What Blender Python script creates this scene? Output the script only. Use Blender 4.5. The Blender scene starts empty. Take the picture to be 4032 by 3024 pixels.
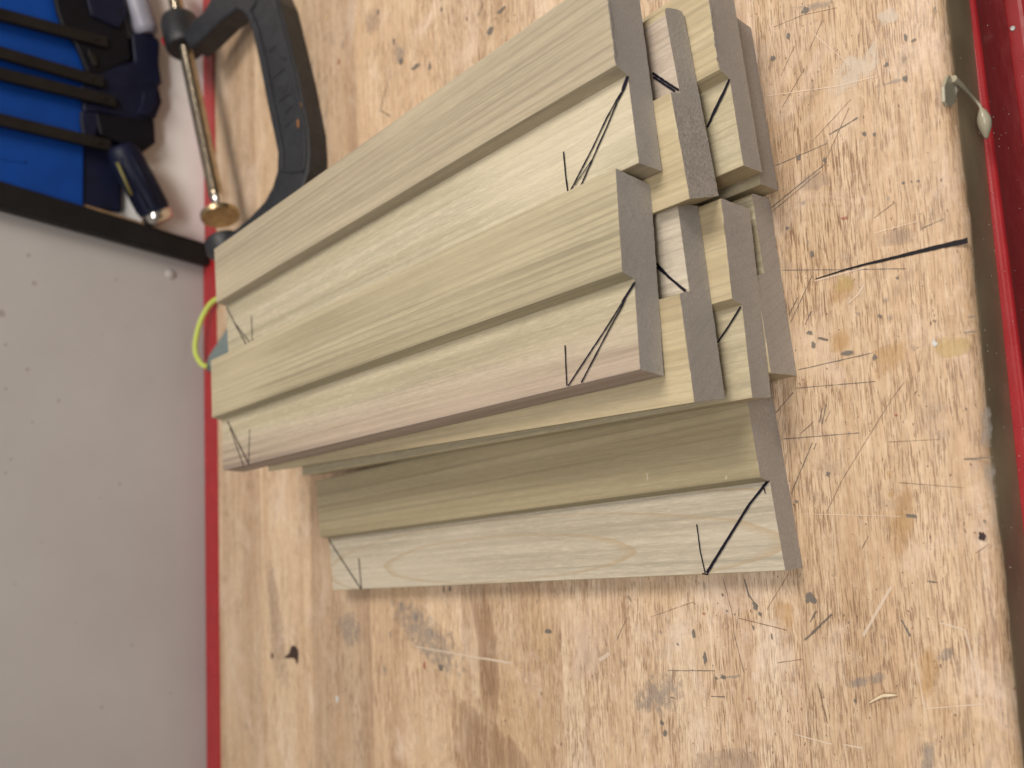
import bpy, bmesh, math, random
import numpy as np
from mathutils import Matrix, Vector
random.seed(7); rng = np.random.default_rng(7)
MM = 0.001
S = bpy.context.scene

# ------------------------------------------------------------------ camera
CT = np.array([-42.1548, -149.1446, 281.9677])                      # camera position, mm
CR = np.array([[-0.11957353939694992, -0.677353163020356, -0.7258752380556905],
               [-0.9774789696423911, 0.20836967733831202, -0.03342067433157325],
               [0.17388798861029903, 0.7055315514647428, -0.6870139716954946]])
CF = 3159.43
cam = bpy.data.cameras.new('camera'); co = bpy.data.objects.new('camera', cam); S.collection.objects.link(co)
cam.sensor_fit = 'HORIZONTAL'; cam.sensor_width = 36; cam.lens = CF / 4032 * 36
cam.clip_start = 0.01; cam.clip_end = 50
cam.dof.use_dof = True; cam.dof.focus_distance = 0.305; cam.dof.aperture_fstop = 9.0
mw = Matrix.Identity(4)
for r in range(3):
    mw[r][0] = CR[0][r]; mw[r][1] = -CR[1][r]; mw[r][2] = -CR[2][r]; mw[r][3] = CT[r] * MM
co.matrix_world = mw
S.camera = co
# ------------------------------------------------------------------ light
w = bpy.data.worlds.new('World'); S.world = w; w.use_nodes = True
_t = w.node_tree; _tc = _t.nodes.new('ShaderNodeTexCoord'); _sp = _t.nodes.new('ShaderNodeSeparateXYZ'); _rp = _t.nodes.new('ShaderNodeValToRGB')
_t.links.new(_tc.outputs['Generated'], _sp.inputs[0]); _t.links.new(_sp.outputs[2], _rp.inputs[0])   # dim room: dark floor, pale ceiling
_rp.color_ramp.elements[0].position = 0.0; _rp.color_ramp.elements[0].color = (.20, .18, .165, 1)
_rp.color_ramp.elements[1].position = 0.55; _rp.color_ramp.elements[1].color = (1.0, .965, .93, 1)
_t.links.new(_rp.outputs[0], _t.nodes['Background'].inputs[0]); _t.nodes['Background'].inputs[1].default_value = 0.27
def area(name, loc, target, size, sizey, power, col):
    l = bpy.data.lights.new(name, 'AREA'); l.shape = 'RECTANGLE'; l.size = size; l.size_y = sizey
    l.energy = power; l.color = col
    o = bpy.data.objects.new(name, l); S.collection.objects.link(o)
    o.location = loc
    o.rotation_euler = (Vector(target) - Vector(loc)).to_track_quat('-Z', 'Y').to_euler()
    return o
area('unseen_overhead_lamp', (0.54, -0.12, 0.95), (0.0, 0.10, 0.0), 0.46, 0.34, 9.4, (1.0, 0.93, 0.84))
area('unseen_overhead_lamp', (-0.25, -0.46, 1.15), (0.0, 0.2, 0.0), 0.75, 0.18, 9.2, (1.0, 0.95, 0.90))  # soft fill lamp added out of view to brighten wall and board ends
S.view_settings.view_transform = 'Standard'; S.view_settings.look = 'None'
S.view_settings.exposure = -0.07; S.view_settings.gamma = 1.0
S.render.engine = 'CYCLES'

# ------------------------------------------------------------------ pixel helpers (directions only; depth from the surface touched)
def ray(x, y): return CR.T @ np.array([(x - 2016) / CF, (y - 1512) / CF, 1.0])
def onz(x, y, z=0.0):
    d = ray(x, y); return CT + d * ((z - CT[2]) / d[2])
def onplane(x, y, p0, n):
    d = ray(x, y); return CT + d * (((p0 - CT) @ n) / (d @ n))
BA = math.radians(-6.4166)
EX = np.array([math.cos(BA), math.sin(BA), 0]); EY = np.array([-math.sin(BA), math.cos(BA), 0]); EZ = np.array([0, 0, 1.0])
def toB(p): p = np.asarray(p); return np.array([p @ EX, p @ EY, p[2]])
def bz(x, y, z=0.0): return toB(onz(x, y, z))
def by(x, y, yb): return toB(onplane(x, y, EY * yb, EY))
WALL = 524.5

# ------------------------------------------------------------------ object helpers
def link(name, me, mats=None, parent=None, loc=None, rotz=None):
    o = bpy.data.objects.new(name, me); S.collection.objects.link(o)
    if mats:
        for m in (mats if isinstance(mats, (list, tuple)) else [mats]): me.materials.append(m)
    if parent: o.parent = parent
    if loc is not None: o.location = loc
    if rotz is not None: o.rotation_euler = (0, 0, rotz)
    return o
def empty(name, label, cat, loc=(0, 0, 0), rotz=0, group=None):
    o = bpy.data.objects.new(name, None); S.collection.objects.link(o); o.empty_display_size = 0.01
    o.location = loc; o.rotation_euler = (0, 0, rotz); tag(o, label, cat, group); return o
def tag(o, label, cat, group=None):
    o['label'] = label; o['category'] = cat
    if group: o['group'] = group
def mesh(verts, faces, name='m', scale=MM, smooth=False):
    me = bpy.data.meshes.new(name)
    me.from_pydata([tuple(float(c) * scale for c in v) for v in verts], [], faces)
    me.validate(); me.update()
    bm = bmesh.new(); bm.from_mesh(me); bmesh.ops.recalc_face_normals(bm, faces=bm.faces); bm.to_mesh(me); bm.free()
    if smooth:
        for p in me.polygons: p.use_smooth = True
    return me
def bev(me, wd, seg=2, ang=30):
    bm = bmesh.new(); bm.from_mesh(me)
    es = [e for e in bm.edges if len(e.link_faces) == 2 and e.calc_face_angle(0) > math.radians(ang)]
    bmesh.ops.bevel(bm, geom=es, offset=wd * MM, segments=seg, profile=0.5, affect='EDGES', clamp_overlap=True)
    bm.to_mesh(me); bm.free(); return me
def box(x0, x1, y0, y1, z0, z1, b=0.0, seg=2):
    v = [(x, y, z) for z in (z0, z1) for y in (y0, y1) for x in (x0, x1)]
    f = [(0, 2, 3, 1), (4, 5, 7, 6), (0, 1, 5, 4), (2, 6, 7, 3), (0, 4, 6, 2), (1, 3, 7, 5)]
    me = mesh(v, f)
    return bev(me, b, seg) if b else me
def prism(poly, n, depth):
    """poly: 3-D points of a planar outline; extruded along n by depth"""
    n = np.asarray(n, float); k = len(poly)
    v = [np.asarray(p, float) for p in poly] + [np.asarray(p, float) + n * depth for p in poly]
    f = [tuple(range(k)), tuple(range(2 * k - 1, k - 1, -1))] + [(i, (i + 1) % k, k + (i + 1) % k, k + i) for i in range(k)]
    me = mesh(v, f)
    bm = bmesh.new(); bm.from_mesh(me)
    bmesh.ops.triangulate(bm, faces=[q for q in bm.faces if len(q.verts) > 4]); bm.to_mesh(me); bm.free()
    return me
def lathe(p0, p1, prof, seg=32, smooth=True):
    """surface of revolution on the axis p0->p1; prof: (t 0..1, radius mm)"""
    p0 = np.asarray(p0, float); p1 = np.asarray(p1, float); a = p1 - p0; ax = a / np.linalg.norm(a)
    h = np.array([0, 0, 1.0]) if abs(ax[2]) < .9 else np.array([1.0, 0, 0])
    u = np.cross(ax, h); u /= np.linalg.norm(u); v = np.cross(ax, u)
    V, F = [], []
    for t, r in prof:
        for k in range(seg):
            an = 2 * math.pi * k / seg; V.append(p0 + a * t + (u * math.cos(an) + v * math.sin(an)) * r)
    for i in range(len(prof) - 1):
        for k in range(seg): F.append((i * seg + k, i * seg + (k + 1) % seg, (i + 1) * seg + (k + 1) % seg, (i + 1) * seg + k))
    F.append(tuple(range(seg))); F.append(tuple(range((len(prof) - 1) * seg, len(prof) * seg)))
    me = mesh(V, F)
    if smooth:
        for p in me.polygons: p.use_smooth = len(p.vertices) == 4
        me.set_sharp_from_angle(angle=math.radians(40))
    return me
def catmull(pts, n=10):
    P = [np.asarray(p, float) for p in pts]; P = [2 * P[0] - P[1]] + P + [2 * P[-1] - P[-2]]; out = []
    for i in range(1, len(P) - 2):
        for k in range(n):
            t = k / n
            out.append(0.5 * (2 * P[i] + (P[i + 1] - P[i - 1]) * t + (2 * P[i - 1] - 5 * P[i] + 4 * P[i + 1] - P[i + 2]) * t * t + (-P[i - 1] + 3 * P[i] - 3 * P[i + 1] + P[i + 2]) * t ** 3))
    out.append(P[-2]); return out
def tube(pts, r, seg=12):
    P = [np.asarray(p, float) for p in pts]; V, F = [], []
    up = np.array([0.1, 0.2, 1.0])
    for i, p in enumerate(P):
        d = P[min(i + 1, len(P) - 1)] - P[max(i - 1, 0)]; d = d / np.linalg.norm(d)
        u = np.cross(d, up); u /= np.linalg.norm(u); v = np.cross(d, u)
        rr = r[i] if hasattr(r, '__len__') else r
        for k in range(seg):
            a = 2 * math.pi * k / seg; V.append(p + (u * math.cos(a) + v * math.sin(a)) * rr)
    for i in range(len(P) - 1):
        for k in range(seg): F.append((i * seg + k, i * seg + (k + 1) % seg, (i + 1) * seg + (k + 1) % seg, (i + 1) * seg + k))
    F.append(tuple(range(seg))); F.append(tuple(range((len(P) - 1) * seg, len(P) * seg)))
    me = mesh(V, F)
    for p in me.polygons: p.use_smooth = len(p.vertices) == 4
    return me

# ------------------------------------------------------------------ materials
class NB:
    def __init__(s, name):
        s.m = bpy.data.materials.new(name); s.m.use_nodes = True; s.t = s.m.node_tree; s.n = s.t.nodes
        s.p = s.n['Principled BSDF']; s.out = s.n['Material Output']
    def new(s, ty, **kw):
        n = s.n.new(ty)
        for k, v in kw.items(): setattr(n, k, v)
        return n
    def lk(s, a, b): s.t.links.new(a, b)
    def setin(s, n, i, v):
        if hasattr(v, 'is_linked') or hasattr(v, 'links'): s.lk(v, n.inputs[i])
        else: n.inputs[i].default_value = v
    def coord(s, scale=(1, 1, 1), loc=(0, 0, 0), rot=(0, 0, 0), rand=0.0):
        tc = s.new('ShaderNodeTexCoord'); v = tc.outputs['Object']
        if rand:
            oi = s.new('ShaderNodeObjectInfo'); mu = s.new('ShaderNodeVectorMath', operation='MULTIPLY_ADD')
            cb = s.new('ShaderNodeCombineXYZ')
            for i in range(3): s.lk(oi.outputs['Random'], cb.inputs[i])
            mu.inputs[1].default_value = (rand, rand * 1.7, rand * 2.3); s.lk(cb.outputs[0], mu.inputs[0]); s.lk(v, mu.inputs[2]); v = mu.outputs[0]
        mp = s.new('ShaderNodeMapping'); s.lk(v, mp.inputs[0])
        mp.inputs['Location'].default_value = loc; mp.inputs['Rotation'].default_value = rot; mp.inputs['Scale'].default_value = scale
        return mp.outputs[0]
    def noise(s, vec, scale=1, detail=4, rough=.55, dist=0.0):
        n = s.new('ShaderNodeTexNoise'); s.lk(vec, n.inputs['Vector'])
        n.inputs['Scale'].default_value = scale; n.inputs['Detail'].default_value = detail
        n.inputs['Roughness'].default_value = rough; n.inputs['Distortion'].default_value = dist
        return n.outputs['Fac']
    def ramp(s, fac, stops, interp='LINEAR'):
        n = s.new('ShaderNodeValToRGB'); s.lk(fac, n.inputs[0]); cr = n.color_ramp; cr.interpolation = interp
        while len(cr.elements) < len(stops): cr.elements.new(0.5)
        for e, (p, c) in zip(cr.elements, stops):
            e.position = p; e.color = c if len(c) == 4 else (*c, 1)
        return n.outputs[0]
    def val(s, fac, a, b, c=0.0, d=1.0):
        n = s.new('ShaderNodeMapRange'); s.lk(fac, n.inputs[0])
        for i, v in enumerate((a, b, c, d)): n.inputs[i + 1].default_value = v
        return n.outputs[0]
    def math(s, op, a, b=0.0):
        n = s.new('ShaderNodeMath', operation=op); s.setin(n, 0, a); s.setin(n, 1, b); return n.outputs[0]
    def mix(s, fac, a, b, mode='MIX'):
        n = s.new('ShaderNodeMix', data_type='RGBA', blend_type=mode)
        s.setin(n, 0, fac)
        for i, v in ((6, a), (7, b)):
            if isinstance(v, tuple): n.inputs[i].default_value = v if len(v) == 4 else (*v, 1)
            else: s.lk(v, n.inputs[i])
        return n.outputs[2]
    def bump(s, h, strength=.3, dist=.001):
        n = s.new('ShaderNodeBump'); s.lk(h, n.inputs['Height']); n.inputs['Strength'].default_value = strength; n.inputs['Distance'].default_value = dist
        s.lk(n.outputs[0], s.p.inputs['Normal'])
    def col(s, c):
        if isinstance(c, tuple): s.p.inputs['Base Color'].default_value = (*c, 1)
        else: s.lk(c, s.p.inputs['Base Color'])
    def rough(s, r):
        if isinstance(r, (int, float)): s.p.inputs['Roughness'].default_value = r
        else: s.lk(r, s.p.inputs['Roughness'])

def bench_wood():
    b = NB('bench_wood')
    R = 3.0
    oi = b.new('ShaderNodeObjectInfo')
    broad = b.noise(b.coord((4, 55, 55), rand=R), 1, 6, .62, .4)
    base = b.ramp(broad, [(.28, (.50, .315, .17)), (.44, (.655, .45, .27)), (.60, (.745, .55, .355)), (.8, (.79, .61, .42))])
    streak = b.noise(b.coord((12, 330, 330), rand=R), 1, 5, .7, .25)
    base = b.mix(b.val(streak, .42, .70, 0, .62), base, (.44, .28, .16))
    lightst = b.noise(b.coord((16, 420, 420), (3, 3, 0), rand=R), 1, 4, .65, .2)
    base = b.mix(b.val(lightst, .52, .74, 0, .65), base, (.83, .67, .48))
    # open pores: short brown dashes along the grain
    pore = b.noise(b.coord((95, 1250, 1250), rand=R), 1, 3, .55, .15)
    pmask = b.noise(b.coord((26, 44, 44), rand=R), 1, 5, .65)
    pf = b.math('MULTIPLY', b.val(pore, .535, .625), b.val(pmask, .38, .62, .06, .95))
    base = b.mix(pf, base, (.275, .15, .075))
    pore2 = b.noise(b.coord((55, 620, 620), (9, 4, 0), rand=R), 1, 3, .6, .2)
    base = b.mix(b.math('MULTIPLY', b.val(pore2, .575, .66), b.val(pmask, .45, .66, 0, .8)), base, (.33, .185, .095))
    pore3 = b.noise(b.coord((150, 2400, 2400), (5, 1, 0), rand=R), 1, 2, .5, .1)
    pm3 = b.noise(b.coord((40, 60, 60), (6, 3, 0), rand=R), 1, 5, .65)
    nearw = b.new('ShaderNodeSeparateXYZ'); tcn = b.new('ShaderNodeTexCoord'); b.lk(tcn.outputs['Object'], nearw.inputs[0])
    worn = b.val(nearw.outputs[1], .28, .16, .25, 1.0)       # the front of the bench, where the work is done, is the more worn
    base = b.mix(b.math('MULTIPLY', b.math('MULTIPLY', b.val(pore3, .535, .58), b.val(pm3, .36, .56, .06, .82)), worn), base, (.25, .14, .07))
    # worn pinkish places, amber varnish, grey dirt
    wear = b.noise(b.coord((24, 34, 34)), 1, 8, .68, .7)
    base = b.mix(b.val(wear, .52, .68, 0, .60), base, (.80, .635, .505))
    var = b.noise(b.coord((11, 15, 15), (3, 1, 0)), 1, 6, .62, .6)
    base = b.mix(b.val(var, .55, .72, 0, .38), base, (.60, .365, .14))
    dirt = b.noise(b.coord((34, 46, 46), (7, 2, 0)), 1, 9, .72, .9)
    base = b.mix(b.val(dirt, .575, .70, 0, .55), base, (.36, .27, .205))
    mot = b.noise(b.coord((240, 330, 330), (2, 8, 0)), 1, 5, .7, .4)
    base = b.mix(b.val(mot, .50, .72, 0, .34), base, (.45, .29, .175))
    base = b.mix(b.val(mot, .30, .46, .30, 0), base, (.86, .71, .55))
    fleck = b.noise(b.coord((300, 400, 400)), 1, 3, .6)
    fm = b.noise(b.coord((14, 14, 14), (1, 5, 0)), 1, 3, .5)
    base = b.mix(b.math('MULTIPLY', b.val(fleck, .665, .73, 0, .8), b.val(fm, .42, .6)), base, (.17, .115, .08))
    base = b.mix(1.0, base, oi.outputs['Color'], 'MULTIPLY')
    hs = b.new('ShaderNodeHueSaturation'); hs.inputs['Saturation'].default_value = .90; hs.inputs['Value'].default_value = .97; b.lk(base, hs.inputs['Color']); base = hs.outputs[0]
    b.col(base)
    sh = b.noise(b.coord((30, 50, 50), (4, 4, 0)), 1, 5, .62)
    b.rough(b.val(sh, .35, .7, .36, .66))
    h = b.mix(.5, b.mix(.6, streak, pore), mot)
    b.bump(h, .45, .0006)
    return b.m

def poplar(name, light, mid, dark, purple=0.0, fuzz=0.0, cathedral=0.0, seed=0.0, rough=.6, lines=0.0):
    b = NB(name)
    L = (seed, seed * 1.3, seed * .7)
    st = b.noise(b.coord((85, 2.2, 85), L), 1, 5, .6, .25)
    base = b.ramp(st, [(.27, dark), (.44, mid), (.60, light), (.78, tuple(c * 1.06 for c in light))])
    ln = b.noise(b.coord((430, 3.2, 430), L), 1, 3, .6, .1)
    base = b.mix(b.val(ln, .47, .68, 0, .62), base, tuple(c * .62 for c in mid))
    fi = b.noise(b.coord((1500, 120, 1500), L), 1, 4, .65, .1)
    base = b.mix(b.val(fi, .36, .62, .24 + fuzz * .26, 0), base, tuple(c * .62 for c in mid))
    base = b.mix(b.val(fi, .56, .74, 0, .20 + fuzz * .34), base, tuple(min(1, c * 1.2) for c in light))
    fz = b.noise(b.coord((800, 300, 800), L), 1, 5, .72, .3)
    base = b.mix(b.val(fz, .36, .56, .10 + fuzz * .30, 0), base, tuple(c * .66 for c in mid))
    if lines:
        wl = b.new('ShaderNodeTexWave', wave_type='BANDS', bands_direction='X', wave_profile='SAW')
        b.lk(b.coord((1, .035, .6), L), wl.inputs[0]); wl.inputs['Scale'].default_value = 95; wl.inputs['Distortion'].default_value = 7.0
        wl.inputs['Detail'].default_value = 3; wl.inputs['Detail Scale'].default_value = .9; wl.inputs['Detail Roughness'].default_value = .6
        lm = b.noise(b.coord((45, 6, 45), (seed, 3, 2)), 1, 3, .5)
        base = b.mix(b.math('MULTIPLY', b.val(wl.outputs['Fac'], .55, 1.0, 0, lines), b.val(lm, .35, .6, .25, 1)), base, tuple(c * .56 for c in mid))
    pale = b.noise(b.coord((40, 5, 40), (seed + 4, 2, 1)), 1, 3, .5)
    base = b.mix(b.val(pale, .50, .72, 0, .45), base, tuple(min(1, c * 1.16) for c in light))
    if cathedral:
        wv = b.new('ShaderNodeTexWave', wave_type='RINGS', rings_direction='SPHERICAL', wave_profile='SAW')
        b.lk(b.coord((62, 7.0, 40), (3.55, -1.1, 0)), wv.inputs[0]); wv.inputs['Scale'].default_value = .75
        wv.inputs['Distortion'].default_value = 2.6; wv.inputs['Detail'].default_value = 3; wv.inputs['Detail Scale'].default_value = .8
        base = b.mix(b.val(wv.outputs['Fac'], .86, .97, 0, cathedral), base, (.36, .25, .135))
    if purple:
        sx = b.new('ShaderNodeSeparateXYZ'); tc = b.new('ShaderNodeTexCoord'); b.lk(tc.outputs['Object'], sx.inputs[0])
        n = b.noise(b.coord((120, 4, 120), L), 1, 5, .6, .3)
        uu = b.math('ADD', b.math('MULTIPLY', sx.outputs[0], -1000.0), b.math('MULTIPLY', n, 16.0))
        base = b.mix(b.val(uu, 54, 72, 0, purple), base, b.ramp(ln, [(.35, (.37, .275, .22)), (.55, (.28, .20, .165)), (.68, (.19, .13, .112))]))
    b.col(base); b.rough(rough)
    h = b.mix(.5, fz, fi)
    b.bump(h, .2 + fuzz * .8, .0006)
    return b.m

def endgrain(name, coarse=0.0, ring=0.4, seed=0.0, tone=1.0):
    b = NB(name)
    L = (seed, seed, seed * 2)
    big = b.noise(b.coord((30, 30, 30), L), 1, 4, .6)
    base = b.ramp(big, [(.3, tuple(c * tone for c in (.45, .415, .38))), (.7, tuple(c * tone for c in (.56, .52, .475)))])
    wv = b.new('ShaderNodeTexWave', wave_type='BANDS', bands_direction='X')
    b.lk(b.coord((1, 1, 1), (seed * .01, 0, 0), (0, math.radians(35 + 20 * math.sin(seed * 3)), 0)), wv.inputs[0])
    wv.inputs['Scale'].default_value = 70; wv.inputs['Distortion'].default_value = 4.5; wv.inputs['Detail'].default_value = 2; wv.inputs['Detail Scale'].default_value = .35
    base = b.mix(b.val(wv.outputs['Fac'], .72, 1, 0, ring), base, tuple(c * tone for c in (.36, .32, .285)))
    gr = b.noise(b.coord((1100, 1100, 1800), L), 1, 5, .75, .3)
    base = b.mix(b.val(gr, .36, .60, .55, 0), base, tuple(c * tone for c in (.28, .25, .225)))
    cn = b.noise(b.coord((900, 900, 900), L), 1, 3, .6)
    hi = b.val(gr, .4, .6)
    if coarse:
        sx = b.new('ShaderNodeSeparateXYZ'); tc = b.new('ShaderNodeTexCoord'); b.lk(tc.outputs['Object'], sx.inputs[0])
        m = b.val(sx.outputs[0], -.030, -.038, 0, 1)
        base = b.mix(b.math('MULTIPLY', b.val(cn, .50, .62, 0, .42), m), base, (.22, .185, .16))
        base = b.mix(b.math('MULTIPLY', b.val(cn, .30, .42, .6, 0), m), base, (.66, .60, .53))
        hi = b.mix(.7, gr, cn)
    b.col(base); b.rough(.85); b.bump(hi, .6 if coarse else .4, .0006)
    return b.m

def simple(name, c, rough=.5, metal=0.0, var=.12, nscale=40, bump=.0, bscale=400, coat=0.0, spec=.5):
    b = NB(name)
    n = b.noise(b.coord((1, 1, 1)), nscale, 5, .6)
    b.col(b.mix(b.val(n, .3, .7), tuple(x * (1 - var) for x in c), tuple(min(1, x * (1 + var)) for x in c)))
    b.rough(b.val(b.noise(b.coord((1, 1, 1), (2, 0, 0)), nscale * 2, 4, .6), .3, .7, max(.03, rough - .08), min(1, rough + .08)))
    b.p.inputs['Metallic'].default_value = metal; b.p.inputs['Coat Weight'].default_value = coat
    b.p.inputs['Specular IOR Level'].default_value = spec
    if bump: b.bump(b.noise(b.coord((1, 1, 1)), bscale, 4, .6), bump, .0006)
    return b.m

def stain_mat(name, c, strength=.6, lo=.35, hi=.6, scale=(140, 220, 200), rough=.55):
    """thin film whose cover follows a soft-edge attribute times noise"""
    b = NB(name)
    at = b.new('ShaderNodeAttribute'); at.attribute_name = 'fade'
    n = b.noise(b.coord(scale), 1, 6, .65, .5)
    cover = b.math('MULTIPLY', b.val(b.math('ADD', n, b.math('MULTIPLY', at.outputs['Fac'], .42)), lo + .25, hi + .25, 0, 1), strength)
    cover = b.math('MULTIPLY', cover, b.val(at.outputs['Fac'], 0, .35, 0, 1))
    b.col(c); b.rough(rough); b.lk(cover, b.p.inputs['Alpha'])
    return b.m

M_BENCH = bench_wood()
M_INK = simple('pen_ink', (.008, .007, .014), .7, var=.3, nscale=900, spec=.15)
M_PENCIL = stain_mat('pencil_line', (.13, .112, .10), .66, .16, .46, (170, 170, 170))
M_SCR = stain_mat('dark_scratch', (.20, .13, .085), .62, .22, .48, (150, 150, 150))
M_PALE = stain_mat('pale_scratch', (.80, .66, .52), .55, .25, .5, (160, 160, 160))
M_MARKER = simple('black_marker', (.010, .008, .010), .6, var=.3, nscale=600, spec=.2)
M_DENT = stain_mat('dent_dark', (.15, .135, .12), .72, .10, .42, (420, 420, 420), .6)
M_GREY = stain_mat('grey_dirt', (.29, .265, .245), .40, .44, .66, (210, 300, 260))
M_TAUPE = stain_mat('taupe_stain', (.38, .285, .22), .36, .32, .64, (190, 240, 200))
M_BROWN = stain_mat('brown_streak', (.33, .195, .105), .45, .30, .66, (34, 300, 200))
M_GLUEF = stain_mat('glue_film', (.74, .65, .53), .46, .42, .60, (110, 150, 120), .3)
M_PINK = stain_mat('worn_pale', (.74, .58, .46), .40, .42, .70, (70, 160, 120), .5)
M_YELL = stain_mat('yellow_glue', (.64, .48, .21), .42, .25, .55, (120, 150, 100), .25)
M_AMBER = stain_mat('amber_varnish', (.55, .33, .12), .36, .34, .66, (110, 180, 100), .4)
M_REDF = stain_mat('red_fleck', (.36, .10, .07), .55, .1, .4, (500, 500, 500))
M_KNOT = simple('dark_knot', (.035, .016, .012), .45, var=.3, nscale=500)
M_RED = simple('red_enamel', (.34, .016, .020), .36, var=.10, nscale=60, bump=.08, bscale=900, spec=.4)
M_WALL = NB('wall_paint')
_n = M_WALL.noise(M_WALL.coord((1, 1, 1)), 9, 6, .6); _n2 = M_WALL.noise(M_WALL.coord((1, 1, 1)), 700, 3, .6)
M_WALL.col(M_WALL.ramp(_n, [(.3, (.38, .358, .352)), (.7, (.425, .408, .398))])); M_WALL.rough(.6); M_WALL.bump(_n2, .12, .0006)
M_WALL = M_WALL.m
M_PANEL = simple('white_panel', (.74, .725, .705), .5, var=.05, nscale=25, bump=.05)
M_BLACKP = simple('black_paint', (.007, .006, .006), .55, spec=.25, var=.3, nscale=60)
M_CAST = simple('black_cast_iron', (.014, .015, .018), .48, var=.35, nscale=120, bump=.35, bscale=1300)
M_STEEL = simple('screw_steel', (.47, .39, .29), .2, metal=1.0, var=.25, nscale=200)
M_CHROME = simple('bright_steel', (.72, .68, .62), .16, metal=1.0, var=.12, nscale=150)
M_BRASSY = simple('zinc_pad', (.42, .32, .19), .32, metal=1.0, var=.25, nscale=120)
M_NAVY = simple('navy_plastic', (.004, .006, .022), .5, var=.3, nscale=80, spec=.25)
M_BLKPL = simple('black_plastic', (.003, .003, .006), .5, var=.3, nscale=80, spec=.2)
M_BLUE = simple('blue_plastic', (.002, .042, .235), .5, var=.14, nscale=30, spec=.2)
M_BARST = simple('blued_bar', (.010, .008, .007), .45, spec=.25, var=.3, nscale=90)
M_YSTR = simple('yellow_print', (.17, .15, .04), .5)
M_LILAC = simple('pale_grey_plastic', (.26, .255, .31), .4)
M_CORD = simple('yellow_green_cord', (.52, .62, .12), .75, var=.18, nscale=900, bump=.5, bscale=1800)
M_STRAP = simple('grey_webbing', (.17, .21, .21), .8, var=.15, nscale=500, bump=.4, bscale=1500)
M_EDGE_SHADE = simple('shade_darkened_edge', (.25, .185, .11), .5, var=.2, nscale=30)  # worktop wood darkened, stands in for shade on its front face
M_RUST = stain_mat('rust', (.40, .17, .05), .8, .2, .45, (260, 260, 260))
M_CHIP = simple('bare_chip', (.55, .54, .52), .5, var=.2, nscale=500)
M_SLIV = simple('pale_splinter', (.70, .58, .40), .7, var=.1)
M_DRIP = simple('dried_glue', (.36, .325, .235), .28, var=.12, nscale=120)
M_TAN = simple('wood_strip', (.28, .17, .09), .6, var=.2, nscale=60)
M_SPECK = stain_mat('wall_speck', (.29, .22, .165), .28, .05, .4, (500, 500, 500))

# ------------------------------------------------------------------ wall
def struct(o): o['kind'] = 'structure'; return o
wall = struct(link('wall', box(-900, 1100, WALL, WALL + 40, -500, 900), M_WALL, rotz=BA))
panel = link('wall_panel', mesh([], []), M_PANEL, wall)
# ------------------------------------------------------------------ workbench
bench = empty('workbench', 'scratched wooden worktop of laminated staves on a red metal tool chest', 'workbench', rotz=BA)
BX0, BX1, BY0, BY1, BT = -520, 620, -72.0, 499.2, 29.0
ys = [BY1, 424, 350.0, 278.0, 190, 117.0, 57.0, -4.8, BY0]
for i in range(len(ys) - 1):
    y1, y0 = ys[i], ys[i + 1]
    front = i == len(ys) - 2
    # section across the stave, eased edges; the front one with a rounded nose
    if front:
        sec = [(y1 - .05, -BT), (y1 - .05, -.12), (y1 - .2, 0), (y0 + 6.5, 0), (y0 + 4.0, -.25), (y0 + 2.2, -1.0), (y0 + .9, -2.3), (y0 + .2, -4.2), (y0, -6.5), (y0, -BT)]
    else:
        sec = [(y1 - .05, -BT), (y1 - .05, -.12), (y1 - .2, 0), (y0 + .2, 0), (y0 + .05, -.12), (y0 + .05, -BT)]
    V, F = [], []; nx = 150 if front else 2
    for k in range(nx):
        x = BX0 + (BX1 - BX0) * k / (nx - 1)
        if front: x = -330 + 760 * k / (nx - 1) if 0 < k < nx - 1 else x
        for j, (yy, zz) in enumerate(sec):
            jy = jz = 0
            if front and 3 <= j <= 7:
                q = .45 * math.sin(x * .083 + 1.3) * math.sin(x * .031) + random.uniform(-.22, .22)
                jy = q; jz = -abs(random.uniform(0, .12)) if j > 3 else 0
            V.append((x, yy + jy, zz + jz))
    m = len(sec)
    for k in range(nx - 1):
        for j in range(m): F.append((k * m + j, k * m + (j + 1) % m, (k + 1) * m + (j + 1) % m, (k + 1) * m + j))
    F.append(tuple(range(m))); F.append(tuple(range((nx - 1) * m, nx * m)))
    me = mesh(V, F)
    if front:
        for p in me.polygons: p.use_smooth = True
        me.set_sharp_from_angle(angle=math.radians(45))
    so = link('stave', me, [M_BENCH] + ([M_EDGE_SHADE] if front else []), bench)
    so.color = (*[(.88, .86, .83), (.97, .95, .90), (.76, .72, .68), (.93, .89, .82), (.86, .83, .78), (.93, .92, .90), (.92, .91, .90), (.90, .86, .80)][i], 1)
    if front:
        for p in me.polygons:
            if p.center.z < -.0052 and p.normal.y < -.5: p.material_index = 1  # vertical front face gets the colour with shade painted in
# red metal of the chest
link('back_rim', box(BX0, BX1, BY1 + .15, WALL - .3, -40, 1.2, .6), M_RED, bench)
RA = math.radians(1.2)
def rr(me):  # the metal body sits 1.2 degrees out of line with the wooden top
    for v in me.vertices:
        x, y = v.co.x, v.co.y; y0 = -.0732
        v.co.x = x * math.cos(RA) - (y - y0) * math.sin(RA); v.co.y = y0 + x * math.sin(RA) + (y - y0) * math.cos(RA)
    return me
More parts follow.
